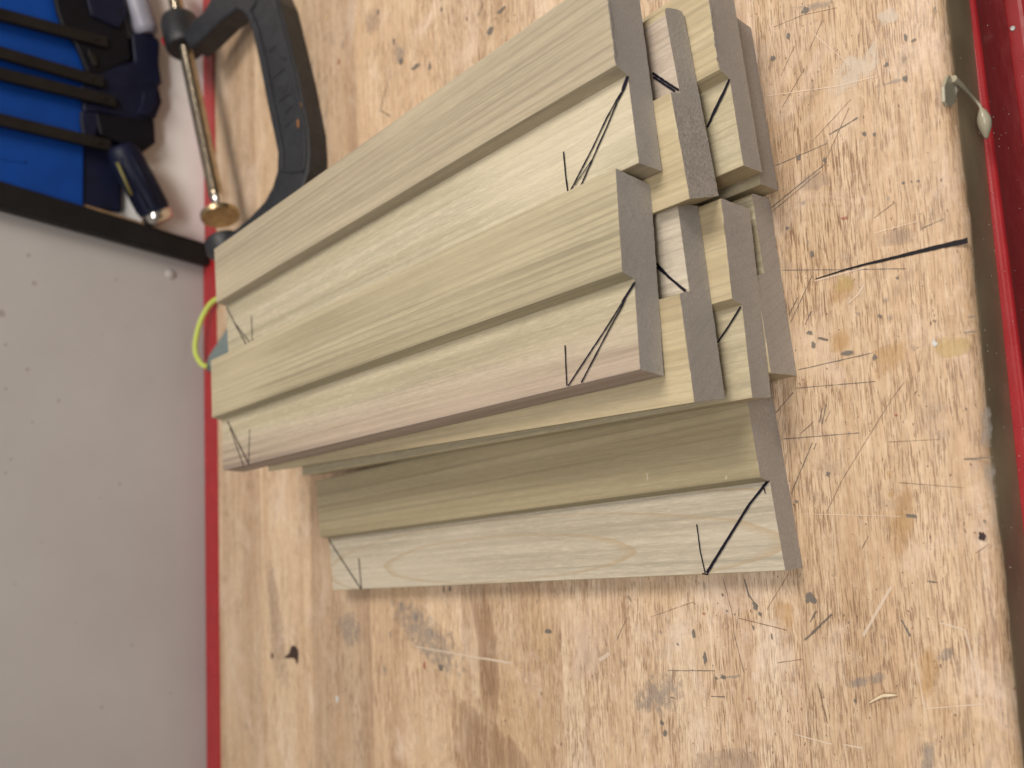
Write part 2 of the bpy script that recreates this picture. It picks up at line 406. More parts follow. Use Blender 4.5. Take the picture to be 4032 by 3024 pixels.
# rolled front rim
V, F = [], []; sec = [(40, -30.6), (40, -29.2), (-1.2, -29.2)] + [(-2.3 + 1.5 * math.cos(a), -31.0 + 1.8 * math.sin(a)) for a in [math.radians(q) for q in (75, 100, 125, 150, 175, 200)]] + [(-3.6, -34.5), (0.3, -34.5), (0.3, -30.6)]
for k in range(2):
    x = (BX0, BX1)[k]
    for yy, zz in sec: V.append((x, -72.6 + yy, zz))
m = len(sec)
for j in range(m): F.append((j, (j + 1) % m, m + (j + 1) % m, m + j))
F += [tuple(range(m)), tuple(range(m, 2 * m))]
me = rr(mesh(V, F)); link('front_rim', me, M_RED, bench)
link('chest_front', rr(box(BX0, BX1, -71.6, -40, -92, -31.5, .5)), M_RED, bench)
link('drawer_front', rr(box(BX0, BX1, -79, -40, -240, -95, 3.5, 4)), M_RED, bench)
link('chest_body', rr(box(BX0, BX1, -39, 480, -400, -34, .5)), M_RED, bench)

# ---- marks on the top -------------------------------------------------
LIFT = [0.10]
def lift():
    LIFT[0] += .0022; return LIFT[0]
def fade_attr(me, vals):
    a = me.attributes.new('fade', 'FLOAT', 'POINT')
    for i, v in enumerate(vals): a.data[i].value = v
def ribbon(pts, wid, mat, name, parent, z=None, jit=.12, fadeends=True, conv=None):
    """thin stroke on a surface: pts px polyline -> local points by conv"""
    conv = conv or (lambda p: bz(*p))
    P = [conv(p) for p in pts]; z0 = lift() if z is None else z
    Q = []
    for a, b in zip(P[:-1], P[1:]):
        n = max(2, int(np.linalg.norm(b - a) / 1.2))
        for k in range(n): Q.append(a + (b - a) * k / n)
    Q.append(P[-1]); n = len(Q); V, F, fd = [], [], []
    for i, p in enumerate(Q):
        d = Q[min(i + 1, n - 1)] - Q[max(i - 1, 0)]; nn = np.array([-d[1], d[0], 0]); nn /= (np.linalg.norm(nn) + 1e-9)
        t = i / (n - 1); wd = (wid[0] + (wid[1] - wid[0]) * t) if isinstance(wid, tuple) else wid
        wd = wd * (1 + random.uniform(-jit, jit) * 1.5)
        c = p + nn * wd * random.uniform(-jit, jit) * .5 + np.array([0, 0, z0])
        V += [c - nn * wd / 2, c + nn * wd / 2]; e = min(1, min(t, 1 - t) * 8 + .25) if fadeends else 1
        fd += [e, e]
    for i in range(n - 1): F.append((2 * i, 2 * i + 1, 2 * i + 3, 2 * i + 2))
    me = bpy.data.meshes.new(name); me.from_pydata([tuple(v * MM) for v in V], [], F); fade_attr(me, fd)
    return link(name, me, mat, parent)
def blob(cx, cy, rx, ry, mat, name, parent, ang=0.0, rough=.35, conv=None, z=None, seed=None, lobes=5):
    """irregular spot: centre px, radii mm along / across the bench"""
    c = (conv or (lambda p: bz(*p)))((cx, cy)); z0 = lift() if z is None else z
    rs = np.random.default_rng(seed if seed is not None else int(cx * 7 + cy)); ph = rs.uniform(0, 6.28, lobes); am = rs.uniform(0, 1, lobes) * rough / np.arange(1, lobes + 1) ** .6
    K = 28; V = [c + np.array([0, 0, z0])]; fd = [1.0]; F = []
    for ring, (q, f) in enumerate(((.5, .75), (.8, .4), (1.0, 0.0))):
        for k in range(K):
            a = 2 * math.pi * k / K; r = q * (1 + sum(am[j] * math.sin((j + 1) * a + ph[j]) for j in range(lobes)))
            x, y = rx * r * math.cos(a), ry * r * math.sin(a)
            V.append(c + np.array([x * math.cos(ang) - y * math.sin(ang), x * math.sin(ang) + y * math.cos(ang), z0])); fd.append(f)
    for k in range(K):
        F.append((0, 1 + k, 1 + (k + 1) % K))
        for g in range(2): F.append((1 + g * K + k, 1 + (g + 1) * K + k, 1 + (g + 1) * K + (k + 1) % K, 1 + g * K + (k + 1) % K))
    me = bpy.data.meshes.new(name); me.from_pydata([tuple(v * MM) for v in V], [], F); fade_attr(me, fd)
    return link(name, me, mat, parent)
def patch(poly, mat, name, parent, conv=None, z=None):
    """stain with an outline of its own (px polygon)"""
    P = [(conv or (lambda p: bz(*p)))(p) for p in poly]; z0 = np.array([0, 0, lift() if z is None else z])
    Q = [np.asarray(q) for q in catmull(P + [P[0]], 6)[:-1]]; c = sum(Q) / len(Q); K = len(Q)
    V = [c + z0]; fd = [1.0]; F = []
    for q, f in ((.55, .8), (.85, .45), (1.0, 0.0)):
        for p in Q: V.append(c + (p - c) * q + z0); fd.append(f)
    for k in range(K):
        F.append((0, 1 + k, 1 + (k + 1) % K))
        for g in range(2): F.append((1 + g * K + k, 1 + (g + 1) * K + k, 1 + (g + 1) * K + (k + 1) % K, 1 + g * K + (k + 1) % K))
    me = bpy.data.meshes.new(name); me.from_pydata([tuple(v * MM) for v in V], [], F); fade_attr(me, fd)
    return link(name, me, mat, parent)

# broad stains first (lowest)
STAINS = [
    ([(1040, 2190), (1075, 2200), (1110, 2420), (1140, 2690), (1085, 2690), (1060, 2450)], M_TAUPE),
    ([(1835, 2290), (1905, 2290), (1960, 2560), (1965, 2830), (1895, 2840), (1880, 2560)], M_BROWN),
    ([(1760, 2700), (2000, 2880), (2100, 3060), (1800, 3060)], M_BROWN),
    ([(1500, 2330), (1620, 2340), (1830, 2560), (1840, 2720), (1700, 2640), (1560, 2480)], M_GREY),
    ([(1300, 2420), (1400, 2400), (1440, 2520), (1360, 2560)], M_GREY),
    ([(2560, 2630), (2680, 2640), (2700, 2760), (2600, 2840), (2480, 2790)], M_GREY),
    ([(2740, 2960), (2960, 2940), (3000, 3060), (2730, 3060)], M_TAUPE),
    ([(3120, 740), (3180, 680), (3260, 670), (3265, 730), (3180, 760)], M_TAUPE),
    ([(3430, 930), (3560, 890), (3610, 920), (3590, 960), (3440, 975)], M_TAUPE),
    ([(3250, 1130), (3340, 1090), (3370, 1120), (3330, 1190), (3260, 1190)], M_AMBER),
    ([(3270, 1300), (3330, 1290), (3350, 1370), (3270, 1390)], M_AMBER),
    ([(3430, 1380), (3560, 1330), (3570, 1420), (3450, 1500)], M_AMBER),
    ([(3480, 2010), (3580, 1900), (3610, 2030), (3560, 2200), (3500, 2220)], M_AMBER),
    ([(3600, 2560), (3680, 2540), (3700, 2700), (3620, 2760)], M_AMBER),
    ([(3320, 2680), (3480, 2640), (3500, 2680), (3400, 2710), (3320, 2710)], M_GREY),
    ([(3680, 2560), (3760, 2545), (3760, 2590), (3690, 2610)], M_GREY),
    ([(3855, 1600), (3902, 1590), (3912, 1750), (3862, 1770)], M_GREY),
    ([(3862, 1800), (3915, 1800), (3930, 1960), (3880, 1930)], M_GREY),
    ([(3620, 2930), (3680, 2910), (3690, 3030), (3620, 3060)], M_GREY),
    ([(3255, 280), (3320, 225), (3420, 190), (3480, 105), (3486, 165), (3470, 265), (3400, 335), (3262, 402)], M_GLUEF),
    ([(3440, 60), (3520, 20), (3540, 80), (3470, 110)], M_GLUEF),
    ([(3670, 1335), (3720, 1325), (3820, 1330), (3815, 1390), (3720, 1412), (3680, 1390)], M_YELL),
    ([(3300, 1080), (3360, 1090), (3350, 1150), (3290, 1150)], M_YELL),
    ([(3715, 320), (3770, 330), (3760, 420), (3700, 400)], M_GLUEF),
    ([(1430, 60), (1480, 20), (1500, 100), (1450, 150)], M_TAUPE),
    ([(1540, 150), (1600, 190), (1590, 260), (1560, 250)], M_GREY),
    ([(3100, 30), (3230, 0), (3320, 0), (3240, 40), (3150, 50)], M_GREY),
    ([(2200, 2480), (2320, 2380), (2400, 2480), (2340, 2700), (2250, 2680)], M_PINK),
    ([(3050, 2360), (3130, 2380), (3120, 2500), (3060, 2480)], M_AMBER),
]
for poly, mt in STAINS: patch(poly, mt, 'stain', bench)
# pencil lines and scratches
SCRATCHES = [
    ([(3072, 1064), (3320, 1062), (3569, 1058)], .35, M_PENCIL),
    ([(3200, 1083), (3113, 1271)], .35, M_PENCIL), ([(3142, 1170), (3106, 1242)], .4, M_PENCIL),
    ([(3140, 1457), (3439, 1389)], .4, M_PENCIL), ([(3130, 1529), (3448, 1502)], .32, M_PENCIL),
    ([(3055, 1626), (3125, 1544)], .4, M_PENCIL), ([(3564, 1500), (3506, 1580), (3317, 1888), (3255, 2019)], .28, M_SCR),
    ([(3082, 1729), (3387, 1704)], .35, M_PENCIL), ([(3200, 1742), (3116, 1943)], .4, M_PENCIL),
    ([(3033, 822), (3259, 637)], .45, M_PENCIL), ([(3036, 838), (3235, 672)], .35, M_PENCIL), ([(3053, 653), (3259, 564)], .35, M_PENCIL),
    ([(3169, 269), (3080, 424)], .35, M_SCR), ([(3199, 557), (3351, 391)], .32, M_SCR), ([(3249, 637), (3345, 424)], .32, M_SCR),
    ([(3265, 531), (3378, 464)], .6, M_PENCIL), ([(3239, 80), (3189, 192)], .3, M_SCR),
    ([(3040, 110), (3160, 60), (3300, 30)], .3, M_SCR), ([(3075, 300), (3130, 180)], .3, M_SCR),
    ([(3795, 1808), (3913, 1801)], .45, M_PENCIL), ([(3810, 1250), (3842, 1245)], .5, M_PENCIL), ([(3795, 1310), (3850, 1305)], .5, M_PENCIL),
    ([(2846, 2268), (2885, 2420), (2890, 2490), (2930, 2650)], .35, M_SCR), ([(2910, 2434), (3100, 2481)], .4, M_SCR),
    ([(2632, 2640), (2815, 2641)], .4, M_PENCIL), ([(3168, 2522), (3276, 2417)], .9, M_PENCIL), ([(3190, 2450), (3215, 2405)], .7, M_PENCIL),
    ([(2470, 2430), (2430, 2520)], .35, M_PENCIL), ([(2900, 2480), (2912, 2390)], .35, M_SCR), ([(3020, 2400), (3105, 2260)], .3, M_SCR),
    ([(2560, 2430), (2730, 2370)], .28, M_SCR), ([(2830, 2670), (2920, 2660)], .9, M_GREY), ([(2474, 2345), (2488, 2370)], .7, M_PENCIL),
    ([(2932, 2280), (2950, 2345), (2985, 2390)], .8, M_DENT), ([(3060, 2610), (3160, 2595)], .35, M_SCR),
    ([(3220, 2690), (3260, 2850)], .5, M_SCR), ([(3560, 2200), (3620, 2280)], .3, M_PALE),
    ([(1535, 295), (1498, 434), (1538, 458)], .8, M_PENCIL), ([(1885, 60), (1905, 10)], .7, M_PENCIL),
    ([(3550, 2440), (3585, 2505)], .9, M_DENT), ([(3652, 2288), (3695, 2294)], .5, M_PENCIL),
    ([(3840, 2180), (3900, 2140)], .35, M_SCR), ([(3440, 860), (3520, 800)], .3, M_SCR), ([(3220, 1330), (3262, 1338)], .8, M_PENCIL),
    ([(3170, 1280), (3195, 1225)], .5, M_PENCIL), ([(3238, 1670), (3255, 1590)], .4, M_PENCIL), ([(3226, 1665), (3240, 1600)], .4, M_PENCIL),
    ([(3250, 1660), (3272, 1615)], .35, M_PENCIL), ([(3150, 1710), (3205, 1660)], .35, M_SCR), ([(3215, 1745), (3205, 1770)], .5, M_SCR),
    ([(3630, 900), (3720, 860)], .3, M_PENCIL), ([(3700, 1730), (3500, 1740)], .25, M_SCR), ([(3540, 1900), (3800, 1920)], .25, M_SCR),
    ([(3395, 2160), (3420, 2110)], .3, M_SCR), ([(2640, 2745), (2660, 2750)], .6, M_PENCIL), ([(2800, 2741), (2855, 2743)], .5, M_PENCIL),
]
for pts, wd, mt in SCRATCHES: ribbon(pts, wd * .85, mt, 'scratch', bench, jit=.3)
for pts, wd in [
    ([(3207, 1107), (3415, 1052)], .45), ([(3165, 2023), (3560, 2033)], .22), ([(3516, 2302), (3470, 2380), (3399, 2506)], 1.0),
    ([(1620, 2542), (1830, 2580), (2020, 2612)], 1.0), ([(3000, 1300), (3040, 1260)], .3), ([(3340, 1195), (3380, 1160), (3405, 1120)], .5),
    ([(3010, 380), (3300, 340), (3460, 300)], .3), ([(3700, 2450), (3800, 2480), (3870, 2740)], .7), ([(3600, 2560), (3650, 2830)], .5),
    ([(3640, 2790), (3880, 2770)], .4), ([(3320, 2930), (3400, 2945)], .6), ([(2360, 2600), (2405, 2570)], 1.6), ([(3440, 920), (3620, 870)], .3),
    ([(1905, 2590), (2030, 2612)], .8), ([(3130, 2890), (3280, 2930)], .5), ([(1330, 3000), (1400, 2960)], .4), ([(3200, 130), (3350, 260)], .3),
]: ribbon(pts, wd, M_PALE, 'pale_scratch', bench)
ribbon([(3212, 1099), (3333, 1061), (3405, 1042), (3530, 1013), (3665, 980), (3812, 947)], (.35, 1.75), M_MARKER, 'marker_stroke', bench, jit=.07, fadeends=False)
# dents, spots, flecks
for x, y, rx, ry, mt in [
    (3172, 43, 1.6, 1.3, M_DENT), (3046, 229, 1.3, 1.0, M_DENT), (3106, 146, 1.4, .8, M_DENT), (3557, 232, 1.6, 1.3, M_TAUPE), (3567, 312, 1.2, .9, M_DENT),
    (3491, 256, .8, .8, M_DENT), (3520, 322, 1.0, 4.4, M_GREY), (3146, 620, 1.2, .9, M_DENT), (3245, 630, .8, .8, M_DENT), (3407, 530, .9, .7, M_DENT), (3444, 530, .8, .6, M_DENT),
    (3557, 720, .6, .5, M_DENT), (3617, 713, .5, .5, M_DENT), (3100, 898, .8, .7, M_DENT), (3200, 350, 2.2, .9, M_GREY), (3590, 715, .4, .4, M_DENT), (3683, 34, .6, .6, M_DENT),
    (3160, 800, 1.6, 1.6, M_GREY), (3325, 860, .8, 1.2, M_REDF), (3500, 785, 1.5, 1.0, M_GREY), (3566, 145, 1.4, .6, M_DENT), (3600, 158, .5, 1.0, M_DENT), (3870, 2108, 1.3, 1.0, M_KNOT), (3880, 2052, .5, .5, M_DENT),
    (2775, 2308, 3.0, .9, M_GREY), (2975, 2383, 1.7, 1.2, M_DENT), (2993, 2418, .9, .8, M_DENT), (2776, 2588, 2.6, 1.0, M_DENT), (2735, 2497, 2.0, .9, M_DENT),
    (3192, 2360, 2.5, 2.0, M_DENT), (2967, 2470, .9, .6, M_DENT), (3040, 2505, 1.2, .5, M_DENT), (2158, 2486, 1.0, 3.0, M_DENT), (2446, 2602, 1.3, 1.1, M_TAUPE), (2477, 2512, 1.2, 1.0, M_GREY),
    (2603, 2488, 1.0, 1.0, M_GREY), (2670, 2537, .6, .6, M_DENT), (2774, 2415, .6, .7, M_REDF), (2848, 2342, .6, .6, M_DENT), (2864, 2405, .5, .5, M_DENT), (2895, 2420, .4, .4, M_DENT),
    (2850, 2664, .9, 1.2, M_DENT), (2822, 2670, .5, .9, M_DENT), (2620, 2885, 1.6, 1.0, M_DENT), (2608, 2845, 1.0, 1.2, M_DENT), (2740, 2793, .9, .6, M_GREY), (2950, 2752, .5, .5, M_REDF),
    (3370, 2758, .7, .6, M_DENT), (3590, 2030, .8, 1.8, M_DENT), (3530, 1635, .5, .7, M_REDF), (3342, 1705, .9, .8, M_GREY), (3260, 1865, 1.0, .8, M_DENT), (3240, 1705, .8, .7, M_GREY), (3343, 1767, .5, .6, M_GREY),
    (3265, 2118, 1.3, .8, M_GREY), (3281, 2266, 1.0, 1.0, M_GREY), (3137, 1975, .7, .6, M_DENT), (3500, 1865, 2.0, 1.2, M_AMBER), (3510, 1945, 1.6, 1.4, M_AMBER), (3805, 1609, .4, .4, M_DENT),
    (1489, 48, 2.2, 1.2, M_DENT), (1975, 42, 1.3, 3.4, M_DENT), (1930, 127, 2.6, 2.4, M_DENT), (1640, 262, 1.6, 4.0, M_DENT), (1580, 241, 2.2, 2.2, M_DENT), (1552, 165, 2.4, 1.2, M_DENT), (1335, 241, 2.6, 1.8, M_REDF),
    (1288, 72, 3.0, 2.0, M_YELL), (1740, 40, 1.2, 1.2, M_DENT), (1840, 75, 1.2, .9, M_DENT), (1694, 260, 3.0, 1.2, M_DENT), (1230, 250, 6, 3, M_TAUPE), (1350, 180, 5, 2.4, M_GREY),
    (1748, 2318, 2.2, .7, M_DENT), (1773, 2316, 1.6, 1.2, M_DENT), (1672, 2620, 2.4, 1.4, M_REDF), (1738, 2630, 2.0, 2.0, M_DENT), (1776, 2500, 3, 3, M_GREY), (1640, 2430, 4, 3, M_GREY), (1700, 2480, 4, 4, M_GREY), (1580, 2390, 4, 3, M_GREY),
    (1520, 2640, 4, 3, M_GREY), (1540, 2500, 3, 2, M_GREY), (3190, 1310, .9, 1.2, M_DENT), (3205, 1355, 1.3, .9, M_DENT), (3380, 1235, 1.0, .8, M_GREY), (3507, 1250, 1.6, 1.4, M_GREY), (3490, 1185, 1.3, 1.3, M_GREY), (3466, 1245, .7, .7, M_DENT),
    (3343, 1390, 1.0, 2.4, M_DENT), (3445, 1410, 1.0, .9, M_DENT), (3140, 1090, 1.4, 1.4, M_GREY), (3200, 1005, 1.6, .7, M_DENT), (3600, 1370, 1.6, 1.4, M_TAUPE), (3535, 1095, .6, .6, M_DENT), (3180, 950, 1.2, .9, M_GREY),
]: blob(x, y, rx, ry, mt, 'spot', bench)
patch([(1162, 2540), (1175, 2560), (1176, 2590), (1172, 2615), (1163, 2592), (1122, 2590), (1140, 2572), (1148, 2548)], M_KNOT, 'knot', bench)
blob(1074, 2583, 2.0, 1.6, M_KNOT, 'knot', bench)
blob(1328, 2752, 2.2, 1.8, M_CHIP, 'paint_drop', bench, z=.15)
blob(3679, 1352, 1.0, .8, M_CHIP, 'paint_drop', bench, z=.3)
# countless tiny pits and flecks: one mass
V, F, fd = [], [], []
for k in range(600):
    px, py = random.uniform(1000, 3850), random.uniform(-40, 3060)
    if random.random() < .55: px = random.uniform(2700, 3850)
    c = bz(px, py); r = random.uniform(.08, .32) * (1.0 if px > 2400 else 1.7); el = random.uniform(.6, 3.0); a0 = random.uniform(-.5, .5)
    i0 = len(V); V.append(c + [0, 0, .085]); fd.append(1)
    for q in range(7):
        a = q / 7 * 6.283; rr_ = r * random.uniform(.6, 1.2); x, y = rr_ * el * math.cos(a), rr_ * math.sin(a)
        V.append(c + np.array([x * math.cos(a0) - y * math.sin(a0), x * math.sin(a0) + y * math.cos(a0), .085])); fd.append(.35)
    for q in range(7): F.append((i0, i0 + 1 + q, i0 + 1 + (q + 1) % 7))
me = bpy.data.meshes.new('pits'); me.from_pydata([tuple(v * MM) for v in V], [], F); fade_attr(me, fd)
o = link('pits', me, M_SCR, bench); o['kind'] = 'stuff'
# dried glue run over the front edge
gp = [bz(3712, 320, 0), bz(3765, 300, 0.2), bz(3775, 380, .2), bz(3760, 425, .2), bz(3722, 400, 0)]
dp = [by(3736, 292, -72.9), by(3762, 322, -73.0), by(3784, 352, -73.0), by(3770, 372, -73.0), by(3764, 398, -72.9), by(3750, 416, -72.7), by(3734, 418, -72.5), by(3722, 398, -72.4), by(3719, 340, -72.4)]
link('glue_run', bev(prism(dp, (0, 1, 0), 1.2), .35, 3), M_DRIP, bench)
st = catmull([by(3752, 310, -73.2), by(3790, 340, -74.2), by(3838, 392, -75.0), by(3862, 425, -76.0), by(3876, 480, -76.2), by(3884, 545, -75.8)], 8)
link('glue_run', tube(st, [1.2 - .7 * min(1, i / 12) + (1.7 * math.sin(math.pi * min(1, max(0, (i - 24) / 16))) if i > 24 else 0) for i in range(len(st))]), M_DRIP, bench)
# paint chips on the red front
for x, y, r in [(3987, 112, 1.1)]: link('paint_chip', lathe(by(x, y, -73.9), by(x, y, -73.5), [(0, r * .7), (.6, r), (1, r)], 9), M_CHIP, bench)
V, F = [], []
for k in range(70):
    c = by(random.uniform(3850, 4032), random.uniform(0, 2600), -75.2); r = random.uniform(.08, .22); i0 = len(V)
    if c[2] < -90: continue
    V += [c + [-r, 0, 0], c + [0, 0, r], c + [r, 0, 0], c + [0, 0, -r], c + [0, -r, 0]]; F += [(i0, i0 + 1, i0 + 4), (i0 + 1, i0 + 2, i0 + 4), (i0 + 2, i0 + 3, i0 + 4), (i0 + 3, i0, i0 + 4)]
o = link('dust', mesh(V, F), M_CHIP, bench); o['kind'] = 'stuff'

# ------------------------------------------------------------------ milled boards
T, W_, A_, C_, D_, L_ = 19.05, 69.52, 35.55, 1.68, 6.10, 309.66
BO = {  # layer, reversed, (x, y, yaw), (near-end skew, roll, extra length), edge tilts
 'A1': (3, 0, (139.6434, -7.137, -0.0319), (0.0026, 0.0007, 7.8579), (0, 1.22, -0.87, -0.8)),
 'B1': (3, 0, (70.6512, 2.9239, -0.0288), (0.0549, 0.0243, 8.1428), (2.04, .08, -1.93, -.2)),
 'B2': (2, 1, (61.3607, -5.689, -0.0552), (-.0209, -.0069, -14.6), (.45, -1.3, -.56, .6)),
 'B3': (1, 0, (61.051, -13.2565, -0.0406), (.0257, .0046, -1.0), (-.2, -.42, .38, -.04)),
 'B4': (0, 1, (70.158, -13.0467, -0.0295), (0, .0006, 0), (-.6, -.42, -1.15, -.34)),
 'C': (0, 0, (0, 0, -0.0045), (-.0018, -.0007, -.385), (0, 0, -.35, -.09)),
 'A3': (1, 0, (142.2062, -23.0703, -0.0216), (.0006, -.0001, 0), (0, 0, .68, .33)),
 'A2': (2, 1, (130.5978, -14.5855, -0.0442), (-.0518, -.0149, 0), (1.64, -3.31, .83, 4.31)),
 'A4': (0, 0, (140.1452, -18.6602, -0.0213), (0, .0008, 0), (.81, 0, -.29, -.53)),
}
LABEL = {
 'A1': 'pale greenish board on top of the stack nearest the clamp, edge at the photo top',
 'B1': 'top board with a pinkish purple stripe along its lower edge',
 'B2': 'board directly under the purple striped board, rebate facing the other way',
 'B3': 'third board down, below the purple striped board, single pen line on its rebate',
 'B4': 'lowest board under the purple striped stack, chipped corner, lying on the bench',
 'C': 'separate whitish board lying flat on the bench, half shaded by the stack',
 'A3': 'third board down in the stack at the top edge of the photo, crisp sawn end',
 'A2': 'second board in the upper stack with rounded corner and rough sawn end',
 'A4': 'lowest board of the stack at the top edge of the photo, shaded, on the bench',
}
CREAM, OLIVE, TAN = (.565, .485, .325), (.47, .405, .265), (.375, .315, .205)
def mats_for(n, i):
    k = i * 3.7 + 1
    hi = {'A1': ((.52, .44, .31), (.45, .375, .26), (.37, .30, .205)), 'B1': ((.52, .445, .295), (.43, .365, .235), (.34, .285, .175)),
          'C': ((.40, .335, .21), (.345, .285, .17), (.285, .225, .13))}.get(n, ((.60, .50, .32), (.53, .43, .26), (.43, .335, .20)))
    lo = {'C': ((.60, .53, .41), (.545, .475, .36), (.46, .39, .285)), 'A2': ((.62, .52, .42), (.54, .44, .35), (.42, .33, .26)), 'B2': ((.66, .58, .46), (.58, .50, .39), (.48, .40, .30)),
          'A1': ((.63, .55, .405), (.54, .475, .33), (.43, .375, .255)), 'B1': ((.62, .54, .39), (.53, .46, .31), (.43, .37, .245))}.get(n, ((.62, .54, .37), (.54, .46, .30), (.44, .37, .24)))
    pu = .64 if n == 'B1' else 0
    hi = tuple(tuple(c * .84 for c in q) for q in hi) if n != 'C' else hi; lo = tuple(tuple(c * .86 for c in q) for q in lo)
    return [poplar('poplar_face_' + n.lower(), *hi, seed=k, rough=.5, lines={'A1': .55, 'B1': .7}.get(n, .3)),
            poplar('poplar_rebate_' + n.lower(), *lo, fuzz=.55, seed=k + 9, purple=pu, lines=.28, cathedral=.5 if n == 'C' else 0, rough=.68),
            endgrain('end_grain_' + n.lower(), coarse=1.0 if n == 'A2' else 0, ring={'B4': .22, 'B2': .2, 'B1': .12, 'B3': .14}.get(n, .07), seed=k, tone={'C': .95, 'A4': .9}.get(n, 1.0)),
            poplar('poplar_edge_' + n.lower(), *(tuple(c * .95 for c in q) for q in hi), purple=0, fuzz=.1, seed=k + 3, rough=.6)] + ([] if n != 'B1' else [
            poplar('poplar_pink_edge', (.42, .335, .275), (.38, .295, .24), (.31, .24, .19), fuzz=.1, seed=k + 3, rough=.6)])
boards = {}
PITCH = {'B1': .0075, 'B2': .0075, 'B3': .0075}
def build_board(n, i):
    layer, rev, (bx, by_, yaw), (sk, ro, dL), g = BO[n]
    loc = (bx * MM, by_ * MM, (layer * T + .12 * (layer + 1)) * MM)
    pitch = PITCH.get(n, 0)
    rad = {'A2': 3.2, 'B4': .9, 'B2': .7}.get(n, .32)
    C = [(0 + g[0], 0, .3), (0 + g[1], T, rad if n == 'B4' else .3), (A_, T, .22), (A_ + C_, T - D_, .25), (W_ + g[2], T - D_, rad), (W_ + g[3], 0, rad)]
    # rounded section, resampled, with the name of the run each point belongs to
    pts = []
    for k in range(6):
        p = np.array(C[k][:2]); a = np.array(C[k - 1][:2]); b = np.array(C[(k + 1) % 6][:2]); r = C[k][2]
        da = (a - p) / np.linalg.norm(a - p); db = (b - p) / np.linalg.norm(b - p)
        for q in range(4 if r > .5 else 3):
            t = q / (3 if r > .5 else 2); s0 = p + da * r; s1 = p + db * r
            pts.append((s0 * (1 - t) ** 2 + 2 * p * t * (1 - t) + s1 * t * t, k, True))
        e0 = p + db * r; e1 = b - db * C[(k + 1) % 6][2]; m = max(1, int(np.linalg.norm(e1 - e0) / 1.0))
        for q in range(1, m): pts.append((e0 + (e1 - e0) * q / m, k, False))
    N = len(pts); tot = L_ + dL
    ss = [0, .35, 1.0] + list(np.linspace(6, tot - 6, 34)) + [tot - 1.0, tot - .35, tot]
    V, F, MI = [], [], []
    sm = np.convolve(rng.normal(0, 1, N * 3), np.ones(3) / 3, 'same')[N:2 * N]; chip = np.clip(rng.normal(-.9, .8, N), 0, None)
    for q, s in enumerate(ss):
        for j, (p, k, corner) in enumerate(pts):
            u, z = p
            if rev: uu = W_ - u
            else: uu = u
            sh = s + (sk * (uu - W_ / 2) * max(0, 1 - s / tot))
            zz = z + ro * (uu - W_ / 2) + pitch * s
            if s == tot: sh -= .10 * abs(sm[-j])
            jz = 0
            if s == 0:
                k_ = .10 * sm[j] + .20 * chip[j]; uu = uu + (W_ / 2 - uu) / (W_ / 2) * k_; zz = zz + (T / 2 - z) / (T / 2) * k_
            if corner and 0 < q < len(ss) - 1: jz = random.uniform(-.05, .03)
            V.append((-uu, sh, zz + jz))
    for q in range(len(ss) - 1):
        for j in range(N):
            F.append((q * N + j, q * N + (j + 1) % N, (q + 1) * N + (j + 1) % N, (q + 1) * N + j))
            k = pts[j][1]; MI.append({0: 3, 1: 0, 2: 3, 3: 1, 4: 4 if n == 'B1' else 3, 5: 0}[k] if not (pts[j][2] and k in (2,)) else 0)
    F += [tuple(range(N)), tuple(range((len(ss) - 1) * N, len(ss) * N))]; MI += [2, 2]
    me = mesh(V, F)
    for p, mi in zip(me.polygons, MI): p.material_index = mi
    bm = bmesh.new(); bm.from_mesh(me); bmesh.ops.triangulate(bm, faces=[q for q in bm.faces if len(q.verts) > 4]); bm.to_mesh(me); bm.free()
    for p in me.polygons: p.use_smooth = p.material_index != 2
    me.set_sharp_from_angle(angle=math.radians(22))
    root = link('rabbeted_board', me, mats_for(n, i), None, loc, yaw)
    tag(root, LABEL[n], 'board', 'milled poplar boards with one rebated edge')
    boards[n] = root
    # torn fibres along the near saw cut
    V, F = [], []
    for q in range(46 if n in ('A1', 'A2', 'A3', 'B1', 'B2', 'B3') else 14):
        j = random.randrange(N); p = pts[j][0]; uu = W_ - p[0] if rev else p[0]; z = p[1] + ro * (uu - W_ / 2); s = sk * (uu - W_ / 2)
        if pts[j][1] in (0, 2, 4) and random.random() < .5: continue
        ln = random.uniform(.15, .7); wd = random.uniform(.04, .11); a = random.uniform(-1.2, 1.2); dz = random.uniform(-.25, .35)
        b0 = np.array([-uu, s + .12, z]); tip = b0 + np.array([math.sin(a) * ln * .8, -ln * abs(math.cos(a)) - .05, dz]); i0 = len(V)
        V += [b0 + [-wd, 0, 0], b0 + [wd, 0, 0], b0 + [0, 0, wd], tip]; F += [(i0, i0 + 1, i0 + 3), (i0 + 1, i0 + 2, i0 + 3), (i0 + 2, i0, i0 + 3)]
    if V:
        o = link('torn_fibres', mesh(V, F), M_SLIV, root); o['kind'] = 'stuff'
    return root
for i, n in enumerate(BO): build_board(n, i)
def on_board(n, lvl='low'):
    layer, rev, (bx, by_, yaw), (sk, ro, dL), g = BO[n]
    zb = layer * T + .12 * (layer + 1); h = T - D_ if lvl == 'low' else T
    ca, sa = math.cos(yaw), math.sin(yaw)
    def conv(p):
        z = zb + h
        for _ in range(4):
            P = onz(p[0], p[1], z); dx, dy = P[0] - bx, P[1] - by_
            lx, ly = ca * dx + sa * dy, -sa * dx + ca * dy
            z = zb + h + ro * (-lx - W_ / 2) + PITCH.get(n, 0) * ly
        return np.array([lx, ly, z - zb])
    return conv
